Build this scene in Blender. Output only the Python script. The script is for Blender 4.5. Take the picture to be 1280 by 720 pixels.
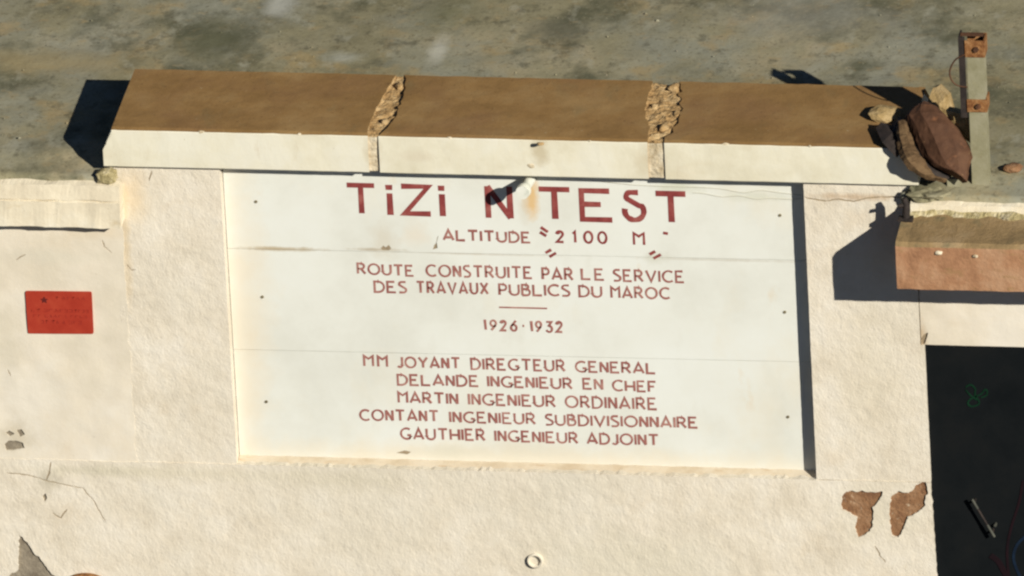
import bpy, bmesh, math, random
import numpy as np
from mathutils import Vector, Matrix, noise
from mathutils.geometry import delaunay_2d_cdt

random.seed(7)
for o in list(bpy.data.objects): bpy.data.objects.remove(o)
SC = bpy.context.scene
R = math.radians

# ---------------------------------------------------------------- camera
PHI, THETA, ROLL, DIST, WIDE = R(10.0), R(26.0), R(3.0), 60.0, 3.2
f = Vector((-math.sin(PHI)*math.cos(THETA), math.cos(PHI)*math.cos(THETA), -math.sin(THETA)))
r0 = Vector((math.cos(PHI), math.sin(PHI), 0)); u0 = r0.cross(f)
r = r0*math.cos(ROLL) - u0*math.sin(ROLL); u = u0*math.cos(ROLL) + r0*math.sin(ROLL)
CAM = -f*DIST
cd = bpy.data.cameras.new('camera'); cam = bpy.data.objects.new('camera', cd)
SC.collection.objects.link(cam); SC.camera = cam
M4 = Matrix((r, u, -f)).transposed().to_4x4(); M4.translation = CAM
cam.matrix_world = M4
cd.sensor_width = 36; cd.lens = 36*DIST/WIDE; cd.clip_start = 1; cd.clip_end = 5000

# ---------------------------------------------------------------- sky, sun, exposure
sun_dir = Vector((0.973, -1.0, 0.680)).normalized()
w = bpy.data.worlds.new('World'); SC.world = w; w.use_nodes = True
nt = w.node_tree; nt.nodes.clear()
sk = nt.nodes.new('ShaderNodeTexSky'); sk.sky_type = 'NISHITA'; sk.sun_disc = False
sk.sun_elevation = math.asin(sun_dir.z); sk.sun_rotation = math.atan2(sun_dir.x, sun_dir.y)
sk.altitude = 2100; sk.air_density = 0.45; sk.dust_density = 0.1; sk.ozone_density = 0.4
bg = nt.nodes.new('ShaderNodeBackground'); bg.inputs[1].default_value = 0.05
ow = nt.nodes.new('ShaderNodeOutputWorld')
nt.links.new(sk.outputs[0], bg.inputs[0]); nt.links.new(bg.outputs[0], ow.inputs[0])
sl = bpy.data.lights.new('sun', 'SUN'); sl.energy = 5.0; sl.angle = R(0.5); sl.color = (1.0, 0.945, 0.83)
so = bpy.data.objects.new('sun', sl); SC.collection.objects.link(so)
so.rotation_euler = (-sun_dir).to_track_quat('-Z', 'Y').to_euler(); so.location = (30, -28, 21)
SC.view_settings.view_transform = 'Standard'; SC.view_settings.look = 'None'
SC.view_settings.exposure = 0.21; SC.view_settings.gamma = 1.0
SC.cycles.pixel_filter_type = 'BLACKMAN_HARRIS'; SC.cycles.filter_width = 2.4

# ---------------------------------------------------------------- helpers
def ray(px, py):
    return f + r*((px-640)/1280*WIDE/DIST) + u*((360-py)/1280*WIDE/DIST)
def onY(px, py, y=0.0):
    d = ray(px, py); t = (y-CAM.y)/d.y; return CAM + d*t
def onZ(px, py, z):
    d = ray(px, py); t = (z-CAM.z)/d.z; return CAM + d*t
def XZ(px, py, y=0.0):
    p = onY(px, py, y); return (p.x, p.z)
S = 0.0025                                    # metres per photo pixel at the facade

def link(o, parent=None):
    SC.collection.objects.link(o)
    if parent is not None: o.parent = parent
    return o
def empty(name, loc, label, cat, group=None):
    o = bpy.data.objects.new(name, None); o.location = loc; o.empty_display_size = .1; link(o)
    o['label'] = label; o['category'] = cat
    if group: o['group'] = group
    bpy.context.view_layer.update()
    return o
def tag(o, label, cat, group=None):
    o['label'] = label; o['category'] = cat
    if group: o['group'] = group
    return o
def mesh_obj(name, V, F, mats, mi=None, parent=None, smooth=None):
    me = bpy.data.meshes.new(name)
    if parent is not None:
        off = Vector((0,0,0)); q = parent
        while q is not None: off += q.location; q = q.parent
    else: off = Vector((0,0,0))
    me.from_pydata([tuple(Vector(v)-off) for v in V], [], F)
    for m in (mats if isinstance(mats, (list, tuple)) else [mats]): me.materials.append(m)
    if mi is not None: me.polygons.foreach_set('material_index', mi)
    if smooth is True: me.polygons.foreach_set('use_smooth', [True]*len(F))
    elif smooth: me.polygons.foreach_set('use_smooth', smooth)
    me.update()
    return link(bpy.data.objects.new(name, me), parent)
class MB:
    def __init__(s): s.V=[]; s.F=[]; s.M=[]; s.S=[]
    def add(s, V, F, m=0, sm=False):
        b=len(s.V); s.V += [tuple(v) for v in V]; s.F += [tuple(b+i for i in q) for q in F]
        s.M += [m]*len(F); s.S += [sm]*len(F)
    def box(s, a, b, m=0):
        x0,y0,z0=a; x1,y1,z1=b
        V=[(x,y,z) for z in (z0,z1) for y in (y0,y1) for x in (x0,x1)]
        s.add(V, [(0,2,3,1),(4,5,7,6),(0,1,5,4),(2,6,7,3),(0,4,6,2),(1,3,7,5)], m)
    def tube(s, pts, rad, n=8, m=0, cap=True, sm=True):
        pts=[Vector(p) for p in pts]; rads = rad if isinstance(rad,(list,tuple)) else [rad]*len(pts)
        V=[]; F=[]; prev=None
        for i,p in enumerate(pts):
            t=(pts[min(i+1,len(pts)-1)]-pts[max(i-1,0)]).normalized()
            if prev is None:
                a=Vector((0,0,1)) if abs(t.z)<.9 else Vector((1,0,0)); x=t.cross(a).normalized()
            else: x=(prev-t*prev.dot(t)).normalized()
            prev=x; y=t.cross(x)
            for k in range(n):
                q=2*math.pi*k/n; V.append(p+(x*math.cos(q)+y*math.sin(q))*rads[i])
        for i in range(len(pts)-1):
            for k in range(n): F.append((i*n+k, i*n+(k+1)%n, (i+1)*n+(k+1)%n, (i+1)*n+k))
        s.add(V,F,m,sm)
        if cap:
            s.add(V[:n],[tuple(range(n))[::-1]],m); s.add(V[-n:],[tuple(range(n))],m)
    def prism(s, poly, y0, y1, m=0, mside=None):
        """polygon in x,z (counter-clockwise) extruded from y0 (front) to y1"""
        n=len(poly); V=[(p[0],y0,p[1]) for p in poly]+[(p[0],y1,p[1]) for p in poly]
        s.add(V,[tuple(range(n))],m); s.add(V,[tuple(range(2*n-1,n-1,-1))],m)
        s.add(V,[(i,i+n,(i+1)%n+n,(i+1)%n) for i in range(n)], m if mside is None else mside)
    def build(s, name, mats, parent=None):
        return mesh_obj(name, s.V, s.F, mats, s.M, parent, s.S)

def fbm(x,y,z,o=3): return noise.fractal(Vector((x,y,z)), 1.0, 2.0, o)
def jag(poly, step, amp, closed=True, seed=0):
    out=[]; n=len(poly)
    for i in range(n if closed else n-1):
        a=Vector(poly[i]); b=Vector(poly[(i+1)%n]); k=max(1,int(math.ceil((b-a).length/step)))
        for j in range(k):
            p=a.lerp(b,j/k)
            if j or amp>.0015:
                p = p+Vector((fbm(p.x*60+seed,p.y*60,1.3+seed), fbm(p.x*60,p.y*60+seed,7.7+seed)))*amp
            out.append((p.x,p.y))
    if not closed: out.append(tuple(poly[-1]))
    return out

# ---------------------------------------------------------------- materials
def mat(name, cols, scale=3.0, rough=0.9, bump=(), detail=6, spots=(), stretch=(1,1,1), spec=0.2, metal=0, contrast=(0.35,0.65), blots=()):
    """cols: 2-4 base colours mixed by noise; bump: [(scale, strength, distance, stretch)]; spots: [(scale, lo, hi, colour, stretch, seed)]"""
    m=bpy.data.materials.new(name); m.use_nodes=True; N=m.node_tree; N.nodes.clear(); L=N.links
    out=N.nodes.new('ShaderNodeOutputMaterial'); p=N.nodes.new('ShaderNodeBsdfPrincipled')
    L.new(p.outputs[0], out.inputs[0]); p.inputs['Roughness'].default_value=rough
    p.inputs['Specular IOR Level'].default_value=spec; p.inputs['Metallic'].default_value=metal
    g=N.nodes.new('ShaderNodeNewGeometry')
    def mapped(st, seed=0, rot=0):
        mp=N.nodes.new('ShaderNodeMapping'); mp.inputs['Scale'].default_value=st
        mp.inputs['Location'].default_value=(seed,seed*.7,seed*1.3); mp.inputs['Rotation'].default_value=(0,rot,0)
        L.new(g.outputs['Position'], mp.inputs[0]); return mp
    def nz(sc, st, seed=0, det=6, rough_=.6, rot=0):
        n=N.nodes.new('ShaderNodeTexNoise'); n.inputs['Scale'].default_value=sc; n.inputs['Detail'].default_value=det
        n.inputs['Roughness'].default_value=rough_; L.new(mapped(st,seed,rot).outputs[0], n.inputs['Vector']); return n
    n=nz(scale, stretch, 3.1, detail, .65)
    cr=N.nodes.new('ShaderNodeValToRGB'); e=cr.color_ramp.elements
    lo,hi=contrast; k=len(cols)
    e[0].position=lo; e[0].color=(*cols[0],1); e[1].position=hi; e[1].color=(*cols[-1],1)
    for i in range(1,k-1):
        q=e.new(lo+(hi-lo)*i/(k-1)); q.color=(*cols[i],1)
    L.new(n.outputs[0], cr.inputs[0]); col=cr.outputs[0]
    for s_ in spots:
        sc,lo,hi,c,st,seed=s_[:6]; op=s_[6] if len(s_)>6 else 1.0
        q=nz(sc,st,seed,5,.6); mr=N.nodes.new('ShaderNodeMapRange'); mr.inputs[1].default_value=lo; mr.inputs[2].default_value=hi
        mr.inputs[4].default_value=op
        L.new(q.outputs[0], mr.inputs[0]); mx=N.nodes.new('ShaderNodeMixRGB'); mx.inputs[2].default_value=(*c,1)
        L.new(mr.outputs[0], mx.inputs[0]); L.new(col, mx.inputs[1]); col=mx.outputs[0]
    for (ctr,rad_,c,op,nsc) in blots:      # irregular stains: (centre, radii, colour, opacity, edge noise scale)
        sb=N.nodes.new('ShaderNodeVectorMath'); sb.operation='SUBTRACT'; sb.inputs[1].default_value=ctr; L.new(g.outputs['Position'],sb.inputs[0])
        dv=N.nodes.new('ShaderNodeVectorMath'); dv.operation='DIVIDE'; dv.inputs[1].default_value=rad_; L.new(sb.outputs[0],dv.inputs[0])
        ln=N.nodes.new('ShaderNodeVectorMath'); ln.operation='LENGTH'; L.new(dv.outputs[0],ln.inputs[0])
        q=nz(nsc,ONE,rad_[0]*100,5,.65)
        ad=N.nodes.new('ShaderNodeMath'); ad.operation='MULTIPLY_ADD'; ad.inputs[1].default_value=1.6; L.new(q.outputs[0],ad.inputs[0]); L.new(ln.outputs['Value'],ad.inputs[2])
        mr=N.nodes.new('ShaderNodeMapRange'); mr.inputs[1].default_value=1.95; mr.inputs[2].default_value=1.05; mr.inputs[3].default_value=0; mr.inputs[4].default_value=op
        L.new(ad.outputs[0],mr.inputs[0]); mx=N.nodes.new('ShaderNodeMixRGB'); mx.inputs[2].default_value=(*c,1)
        L.new(mr.outputs[0],mx.inputs[0]); L.new(col,mx.inputs[1]); col=mx.outputs[0]
    L.new(col, p.inputs['Base Color'])
    last=None
    for b in bump:
        sc,stg,dist,st=b[:4]; rot=b[4] if len(b)>4 else 0
        q=nz(sc,st,9.4,4,.55,rot); bn=N.nodes.new('ShaderNodeBump'); bn.inputs['Strength'].default_value=stg; bn.inputs['Distance'].default_value=dist
        L.new(q.outputs[0], bn.inputs['Height'])
        if last: L.new(last.outputs[0], bn.inputs['Normal'])
        last=bn
    if last: L.new(last.outputs[0], p.inputs['Normal'])
    return m

ONE=(1,1,1)
M={}
M['rough']=mat('roughcast_plaster', [(.595,.532,.428),(.665,.605,.502),(.695,.645,.555)], 6, .95,
    bump=[(70,.42,.005,(1,1,.75),.6),(150,.45,.003,(1,1,.8),.6)], spots=[(1.7,.50,.72,(.60,.555,.46),ONE,71,.7),(5,.60,.76,(.59,.49,.36),ONE,21,.45),(46,.60,.76,(.46,.40,.31),(1,1,.6),40,.45)], blots=[(onY(166,240,0),(0.06,1,0.09),(.60,.48,.32),0.6,14),(onY(157,300,0),(0.02,1,0.25),(.60,.47,.29),0.6,14),(onY(1068,246,0),(0.16,1,0.015),(.48,.36,.24),0.8,25),(onY(130,588,0),(0.18,1,0.02),(.50,.46,.36),0.7,25),(onY(62,600,0),(0.05,1,0.05),(.42,.38,.29),0.7,25),(onY(420,600,0),(0.3,1,0.04),(.56,.51,.40),0.6,18),(onY(1100,640,0),(0.16,1,0.12),(.60,.55,.44),0.7,16),(onY(200,590,0),(0.5,1,0.03),(.58,.53,.41),0.5,16),(onY(780,700,0),(0.4,1,0.12),(.585,.54,.43),0.6,10),(onY(1090,470,0),(0.15,1,0.25),(.60,.54,.42),0.5,10)])
M['smooth']=mat('smooth_limewash', [(.615,.553,.443),(.67,.606,.498),(.695,.645,.555)], 4, .93,
    bump=[(90,.25,.002,ONE),(14,.35,.004,ONE)], spots=[(3.5,.57,.76,(.60,.50,.36),ONE,5,.5),(1.5,.52,.7,(.62,.575,.48),ONE,55,.6),(40,.67,.78,(.38,.31,.24),ONE,12,.6)], blots=[(onY(10,430,0),(0.06,1,0.15),(.56,.51,.40),0.6,16),(onY(60,320,0),(0.2,1,0.03),(.58,.54,.44),0.6,16),(onY(22,545,0),(0.06,1,0.06),(.50,.44,.33),0.7,25),(onY(120,290,0),(0.1,1,0.03),(.60,.51,.38),0.6,16),(onY(1152,420,0),(0.02,1,0.06),(.45,.33,.2),0.7,30)])
M['trim']=mat('eave_limewash', [(.61,.54,.41),(.68,.61,.47),(.71,.66,.54)], 7, .93,
    bump=[(110,.35,.002,ONE),(18,.5,.006,ONE)], spots=[(12,.60,.75,(.50,.40,.25),(1,1,2),15,.6),(45,.66,.76,(.30,.24,.17),ONE,18,.6)])
M['plaque']=mat('plaque_stone', [(.62,.625,.57),(.67,.68,.63),(.69,.705,.665)], 2.4, .75,
    bump=[(60,.10,.001,ONE),(6,.15,.003,ONE)], spots=[(2.2,.55,.75,(.66,.615,.50),(1.5,1,1),8,.6),(5,.60,.72,(.58,.575,.51),(1,1,.4),90,.5),(60,.70,.80,(.45,.43,.37),ONE,12,.5),(9,.66,.76,(.62,.50,.34),(1,1,.5),29,.4)], blots=[(onY(664,246,0.048),(0.03,1,0.085),(.62,.40,.16),0.85,22),(onY(656,262,0.048),(0.02,1,0.05),(.55,.50,.40),0.5,30),(onY(304,400,0.048),(0.1,1,0.62),(.665,.60,.48),0.7,9),(onY(640,572,0.048),(1.1,1,0.055),(.66,.60,.48),0.7,14),(onY(480,300,0.048),(0.05,1,0.07),(.56,.52,.43),0.6,20),(onY(520,292,0.048),(0.05,1,0.05),(.66,.60,.50),0.6,20),(onY(350,311,0.048),(0.14,1,0.009),(.42,.34,.22),0.9,25),(onY(470,312,0.048),(0.09,1,0.006),(.40,.34,.25),0.8,30),(onY(600,318,0.048),(0.25,1,0.004),(.50,.46,.38),0.6,30),(onY(900,325,0.048),(0.3,1,0.005),(.48,.45,.38),0.6,30),(onY(820,322,0.048),(0.05,1,0.025),(.55,.55,.47),0.7,30),(onY(845,234,0.048),(0.09,1,0.022),(.52,.53,.42),0.7,25),(onY(945,246,0.048),(0.12,1,0.02),(.53,.54,.45),0.6,25),(onY(650,560,0.048),(0.16,1,0.05),(.60,.57,.47),0.5,20),(onY(560,566,0.048),(0.12,1,0.03),(.58,.56,.46),0.6,20)])
M['edge_stain']=mat('stained_sill', [(.53,.435,.31),(.61,.525,.40),(.65,.575,.46)], 9, .95, bump=[(90,.4,.003,ONE)], spots=[(22,.6,.72,(.45,.30,.16),(.4,1,1),9,.7)])
M['letter']=mat('dark_red_letter_paint', [(.18,.034,.034),(.245,.052,.048),(.33,.12,.10)], 26, .7, bump=[(200,.2,.001,ONE)], contrast=(.3,.75))
M['letter_fine']=mat('faded_red_letter_paint', [(.24,.08,.07),(.31,.13,.11),(.44,.25,.21)], 20, .7, contrast=(.3,.75))
M['cop_top']=mat('brown_coping_paint', [(.225,.13,.046),(.275,.162,.060),(.31,.195,.08)], 6, .85,
    bump=[(150,.5,.002,ONE),(20,.35,.004,ONE)], spots=[(9,.60,.78,(.19,.145,.07),(1,.5,1),30,.6),(3,.50,.66,(.225,.125,.055),(1,1,1),37,.6),(75,.62,.74,(.38,.26,.13),ONE,44,.45),(70,.60,.74,(.11,.062,.025),ONE,61,.6),(38,.70,.76,(.42,.33,.20),(1,1,1),88,.7)])
M['cop_front']=mat('cream_coping_paint', [(.61,.57,.44),(.67,.635,.51),(.69,.665,.56)], 5, .85,
    bump=[(90,.25,.002,ONE)], spots=[(6,.56,.74,(.60,.52,.37),(.4,1,1),3,.6),(30,.62,.74,(.55,.48,.36),(1,1,.25),54,.5),(70,.69,.78,(.36,.30,.21),ONE,16,.6)], blots=[(onY(676,190,-0.02),(0.035,1,0.05),(.45,.38,.25),0.7,30),(onY(520,195,-0.02),(0.08,1,0.02),(.58,.52,.40),0.6,20),(onY(465,190,-0.02),(0.03,1,0.06),(.50,.43,.30),0.6,25),(onY(815,200,-0.02),(0.05,1,0.06),(.52,.44,.30),0.6,25)])
M['mortar_tan']=mat('crumbling_mortar', [(.27,.165,.07),(.38,.245,.11),(.50,.36,.19)], 28, .95, bump=[(90,.9,.008,ONE)])
M['mortar_pale']=mat('pale_mortar', [(.42,.34,.22),(.58,.50,.36),(.68,.61,.47)], 24, .95, bump=[(80,.8,.006,ONE)])
M['roof']=mat('weathered_roof_screed', [(.14,.132,.085),(.23,.208,.125),(.275,.25,.16),(.35,.30,.19)], 3.0, .95, detail=12,
    bump=[(60,.35,.004,ONE),(9,.2,.010,ONE)], contrast=(.32,.68),
    spots=[(2.6,.46,.62,(.27,.275,.225),(1,.7,1),31,.7),(5.5,.55,.64,(.35,.26,.125),(.8,.8,1),52,.6),
           (4.6,.52,.66,(.095,.095,.058),(.8,.6,1),77,.9),(11,.57,.68,(.36,.35,.27),(1,.6,1),19,.55),
           (17,.57,.68,(.085,.08,.05),(.9,.7,1),66,.6),(26,.60,.70,(.33,.25,.13),(.7,1,1),83,.5),
           (70,.56,.70,(.11,.09,.05),ONE,14,.6),(80,.58,.72,(.36,.33,.23),ONE,90,.5)], blots=[(onZ(265,55,.383),(.14,.20,1),(.10,.10,.055),.85,8),(onZ(350,10,.383),(.06,.12,1),(.42,.42,.37),.8,12),(onZ(548,65,.383),(.035,.13,1),(.44,.43,.36),.8,14),(onZ(560,20,.383),(.12,.12,1),(.13,.13,.07),.6,8),(onZ(60,80,.383),(.35,.10,1),(.34,.27,.14),.6,7),(onZ(1000,25,.383),(.3,.2,1),(.30,.29,.24),.5,7),(onZ(700,40,.383),(.12,.1,1),(.12,.115,.08),.6,9),(onZ(430,75,.383),(.09,.05,1),(.40,.40,.33),.7,14)])
M['mortar_mid']=mat('broken_render_edge', [(.22,.18,.085),(.38,.32,.17),(.58,.51,.35)], 30, .95, bump=[(80,.9,.008,ONE)])
M['grey_mortar']=mat('grey_green_mortar', [(.12,.12,.09),(.20,.20,.16),(.30,.28,.22)], 22, .95, bump=[(70,.9,.008,ONE)])
M['concrete_red']=mat('reddish_weathered_concrete', [(.26,.132,.07),(.35,.185,.10),(.42,.25,.148)], 9, .95,
    bump=[(90,.6,.004,ONE),(20,.4,.006,ONE)], spots=[(16,.58,.72,(.27,.17,.075),(1,1,2),8,.8),(40,.68,.78,(.18,.05,.03),ONE,17,.8),(55,.72,.80,(.60,.50,.33),ONE,71,.7)])
M['concrete_top']=mat('lichened_canopy_top', [(.20,.14,.07),(.27,.185,.09),(.31,.22,.12)], 10, .95,
    bump=[(90,.7,.005,ONE)], spots=[(14,.56,.70,(.16,.135,.075),ONE,6,.8)])
M['mud']=mat('brown_undercoat', [(.17,.085,.045),(.245,.13,.065),(.31,.18,.10)], 22, .95, bump=[(90,.9,.006,ONE)], spots=[(60,.62,.72,(.55,.46,.34),ONE,7,.7)])
M['greyhole']=mat('bare_grey_render', [(.16,.13,.095),(.235,.20,.15),(.30,.255,.19)], 18, .95, bump=[(90,.8,.005,ONE)])
M['crackmat']=mat('crack_dirt', [(.22,.17,.11),(.34,.27,.18)], 40, .95)
M['redsign']=mat('red_enamel', [(.31,.030,.016),(.35,.038,.020),(.39,.052,.026)], 12, .55, bump=[(60,.15,.001,ONE)], spots=[(25,.6,.75,(.36,.045,.03),ONE,4,.6)])
M['redink']=mat('dark_red_print', [(.27,.025,.016),(.32,.034,.02)], 30, .6)
M['darkink']=mat('black_red_print', [(.09,.012,.012),(.14,.02,.018)], 30, .6)
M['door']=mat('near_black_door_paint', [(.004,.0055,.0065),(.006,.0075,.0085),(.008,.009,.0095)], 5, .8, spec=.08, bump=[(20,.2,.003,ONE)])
M['green']=mat('green_chalk', [(.004,.018,.009),(.006,.032,.015)], 30, .9, spec=.05)
M['dred']=mat('dark_red_paint', [(.010,.006,.008),(.016,.007,.009)], 14, .9, spec=.05)
M['dblue']=mat('dark_blue_paint', [(.007,.013,.026),(.012,.026,.05)], 14, .9, spec=.05)
M['steel']=mat('dull_steel', [(.035,.037,.03),(.08,.082,.065)], 30, .6, spec=.3)
M['rust']=mat('brown_rusted_metal', [(.055,.025,.013),(.082,.038,.020),(.11,.054,.028)], 14, .8, spec=.25,
    bump=[(90,.5,.003,ONE)], spots=[(30,.60,.72,(.19,.08,.035),ONE,5,.7),(60,.70,.76,(.42,.27,.12),ONE,25,.8)])
M['rust_inner']=mat('tan_rusted_metal', [(.075,.045,.022),(.12,.073,.036),(.165,.105,.052)], 20, .85, bump=[(90,.6,.003,ONE)])
M['rust_orange']=mat('orange_rust', [(.13,.05,.018),(.24,.11,.04),(.34,.19,.085)], 45, .9, bump=[(120,.8,.003,ONE)])
M['post']=mat('green_grey_post_paint', [(.21,.195,.115),(.255,.24,.155),(.30,.28,.195)], 14, .8, bump=[(90,.4,.002,ONE)],
    spots=[(40,.60,.74,(.28,.26,.15),ONE,3,.7),(30,.64,.76,(.12,.085,.045),ONE,33,.6)])
M['darkmetal_and_shade']=mat('dark_oxidised_metal_and_shade', [(.018,.015,.014),(.04,.03,.026)], 30, .75)  # real dark metal, also the sheets standing in for shade by the housing
M['stone']=mat('tan_stone', [(.25,.17,.07),(.34,.24,.11),(.45,.33,.17)], 22, .95, bump=[(90,.8,.006,ONE)])
M['white_pipe']=mat('white_pipe_paint', [(.50,.52,.45),(.68,.69,.61),(.74,.74,.67)], 25, .6, bump=[(80,.3,.002,ONE)])
M['cable']=mat('pale_grey_cable', [(.42,.41,.34),(.55,.53,.44)], 30, .8)
M['ground']=mat('asphalt_and_gravel', [(.035,.034,.032),(.05,.048,.044),(.075,.068,.055)], .8, .98, bump=[(8,.6,.05,ONE)])
M['stain']=mat('rust_water_stain', [(.67,.52,.30),(.69,.60,.42)], 30, .85)
M['screw']=mat('dull_brass_screw', [(.12,.10,.06),(.20,.17,.10)], 40, .6)

# ---------------------------------------------------------------- plaster panel with chips
def pip(P, poly):
    x=P[:,0]; y=P[:,1]; ins=np.zeros(len(P),bool); n=len(poly)
    for i in range(n):
        x0,y0=poly[i]; x1,y1=poly[(i+1)%n]
        if y0==y1: continue
        c=((y0>y)!=(y1>y)) & (x < (x1-x0)*(y-y0)/(y1-y0)+x0); ins^=c
    return ins
def panel(name, outline, y0, thick, mats, parent, spacing=.014, amp=.0015, chips=(), edge_amp=.0006, seed=0, nf=22):
    """plaster face in the plane y0 with recessed chips: [(polygon, depth, material index, step, jitter)]"""
    outl=jag(outline, spacing, edge_amp, seed=seed)
    pts=[tuple(p) for p in outl]; edges=[(i,(i+1)%len(outl)) for i in range(len(outl))]; polys=[]
    for (cp,dep,mi,st,jt) in chips:
        c=jag(cp, st, jt, seed=seed+5); b=len(pts); pts+=c; edges+=[(b+i,b+(i+1)%len(c)) for i in range(len(c))]
        polys.append((c,dep,mi))
    a=np.array(outl); x0,z0=a.min(0); x1,z1=a.max(0)
    gx,gz=np.meshgrid(np.arange(x0+spacing,x1-spacing*.5,spacing), np.arange(z0+spacing,z1-spacing*.5,spacing))
    G=np.stack([gx.ravel(),gz.ravel()],1); rg=np.random.RandomState(seed+3); G+=rg.uniform(-.25,.25,G.shape)*spacing
    G=G[pip(G,outl)]
    pts+= [tuple(p) for p in G]
    V,E,F,_,_,_=delaunay_2d_cdt([Vector(p) for p in pts], edges, [], 0, 1e-6)
    C=np.array([[sum(V[i].x for i in t)/3, sum(V[i].y for i in t)/3] for t in F])
    keep=pip(C,outl); cls=np.full(len(F),-1)
    for k,(c,_,_) in enumerate(polys): cls[pip(C,c)]=k
    dedup={}; NV=[]; NF=[]; MI=[]; SM=[]; border={}
    def vert(i,k):
        if (i,k) not in dedup:
            x,z=V[i].x,V[i].y
            ef=min(1,min(x-x0,x1-x,z-z0,z1-z)/.02+.0)
            d=max(0,ef)*amp*(fbm(x*nf,z*nf,seed,4)+.6*fbm(x*nf*.25,z*nf*.25,seed+9,2))
            y=y0-d+(polys[k][1]+.5*d if k>=0 else 0)
            dedup[(i,k)]=len(NV); NV.append((x,y,z))
        return dedup[(i,k)]
    for t,k,kp in zip(F,cls,keep):
        if not kp: continue
        a_,b_,c_=[V[i] for i in t]
        if (b_.x-a_.x)*(c_.y-a_.y)-(b_.y-a_.y)*(c_.x-a_.x) < 0: t=(t[0],t[2],t[1])
        k=int(k); NF.append(tuple(vert(i,k) for i in t)); MI.append(0 if k<0 else polys[k][2]); SM.append(True)
        for j in range(3): border[(t[j],t[(j+1)%3])]=k
    back={}
    for (i,j),k in list(border.items()):
        ko=border.get((j,i))
        if ko is None:
            q=[]; b0=len(NV); pj_,pi_=NV[vert(j,k)],NV[vert(i,k)]; b0=len(NV)
            NV += [pj_,pi_,(V[i].x,y0+thick,V[i].y),(V[j].x,y0+thick,V[j].y)]
            NF.append((b0,b0+1,b0+2,b0+3)); MI.append(0); SM.append(False)
        elif k>=0 and ko!=k:   # chip wall
            q=[NV[vert(j,k)],NV[vert(i,k)],NV[vert(i,ko)],NV[vert(j,ko)]]; b0=len(NV); NV+=q
            NF.append((b0,b0+1,b0+2,b0+3)); MI.append(0); SM.append(False)
    return mesh_obj(name, NV, NF, mats, MI, parent, SM)
def crack(pix, y, wpx, seed=0):
    """thin polygon along a pixel polyline on the plane y"""
    P=[Vector(XZ(a,b,y)) for a,b in pix]; Q=[]
    for i in range(len(P)-1):
        n=max(1,int((P[i+1]-P[i]).length/.008))
        for j in range(n): Q.append(P[i].lerp(P[i+1],j/n))
    Q.append(P[-1])
    Q=[q+Vector((fbm(q.x*40,q.y*40,seed,2),fbm(q.x*40,q.y*40,seed+4,2)))*.003 for q in Q]
    L=[];Rr=[]
    for i,q in enumerate(Q):
        t=(Q[min(i+1,len(Q)-1)]-Q[max(i-1,0)]).normalized(); nn=Vector((-t.y,t.x))
        ww=wpx*S*.5*(.35 if i in (0,len(Q)-1) else .75+.5*noise.noise(Vector((q.x*70,q.y*70,seed))))
        L.append(q+nn*ww); Rr.append(q-nn*ww)
    return [(p.x,p.y) for p in L+Rr[::-1]]

# ---------------------------------------------------------------- key levels
zC = XZ(640, 219.5, -.02)[1]                 # underside of the coping, level with the roof surface
zR = zC-.005
xJ = XZ(1160,500)[0]                         # door jamb
z_head = XZ(1162,431.5)[1]
z_seam = XZ(640, 589)[1]
z_low = -1.22                                # bottom of the detailed plaster
zG = z_head-2.1
XL, XRt = -3.2, 3.6                          # the building's ends
x_pl0, x_pl1 = XZ(285,395)[0], XZ(1012.5,415)[0]   # niche sides (front plane)
x_p0, x_p1 = XZ(152,300)[0], XZ(1149,400)[0]
z_e0, z_e1 = XZ(80,285)[1], 0                # underside of the left eave band
z_sill = XZ(640,590,0)[1]
z_can0, z_can1 = XZ(1200,400)[1], 0

# ---------------------------------------------------------------- ground
gx=MB()
n=40; V=[];F=[]
xs=[(-1 if i<0 else 1)*(abs(i)/20)**3*900 for i in range(-20,21)]
for j in range(41):
    for i in range(41):
        x,y=xs[i],xs[j]; far=math.hypot(x,y)
        V.append((x,y,zG-.0+(noise.noise(Vector((x*.01,y*.01,3)))*22*min(1,max(0,far-40)/200) if far>40 else 0)))
for j in range(40):
    for i in range(40): a=j*41+i; F.append((a,a+1,a+42,a+41))
g=mesh_obj('ground',V,F,M['ground'],None,None,True); g['kind']='structure'

# ---------------------------------------------------------------- the building
B=empty('roadside_building', (0,0,zG), 'cream plastered flat-roofed building carrying the inscribed plaque and a dark door', 'building')
# rough core behind the plaster skins (keeps joints and the niche closed)
core=MB()
x_nl,x_nr=x_pl0+.002,x_pl1-.002
core.box((XL,.062,zG),(xJ,2.6,zR-.19)); core.box((xJ+1.02,.062,zG),(XRt,2.6,zR-.19)); core.box((xJ,.062,z_head),(xJ+1.02,2.6,zR-.19)); core.box((xJ,.4,zG),(xJ+1.02,2.6,z_head))
core.build('rear_wall', M['smooth'], B)

# left upper wall
chips=[([XZ(*p) for p in [(5,556),(10,551),(20,550),(29,554),(31,560),(18,562),(8,563)]], .006, 1, .006, .002),
       ([XZ(*p) for p in [(6,541),(12,538),(18,542),(12,545)]], .005, 1, .005, .002),
       ([XZ(*p) for p in [(20,538),(27,536),(31,543),(25,546)]], .005, 1, .005, .002),
       (crack([(128,300),(131,308),(140,316)],0,2.0,3), .0015, 2, .006, .0),
       (crack([(20,325),(33,317)],0,1.6,4), .0015, 2, .006, .0),
       (crack([(10,462),(14,470)],0,2,5), .0015, 2, .006, .0)]
zt=XZ(75,270)[1]
panel('left_wall', [(-2.1,z_seam-.01),(x_p0+.004,z_seam-.01),(x_p0+.004,zt+.02),(-2.1,zt+.02)], -.0012, .055, [M['smooth'],M['greyhole'],M['crackmat']], B, chips=chips, amp=.0018, seed=1, nf=12, edge_amp=.007)
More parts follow.
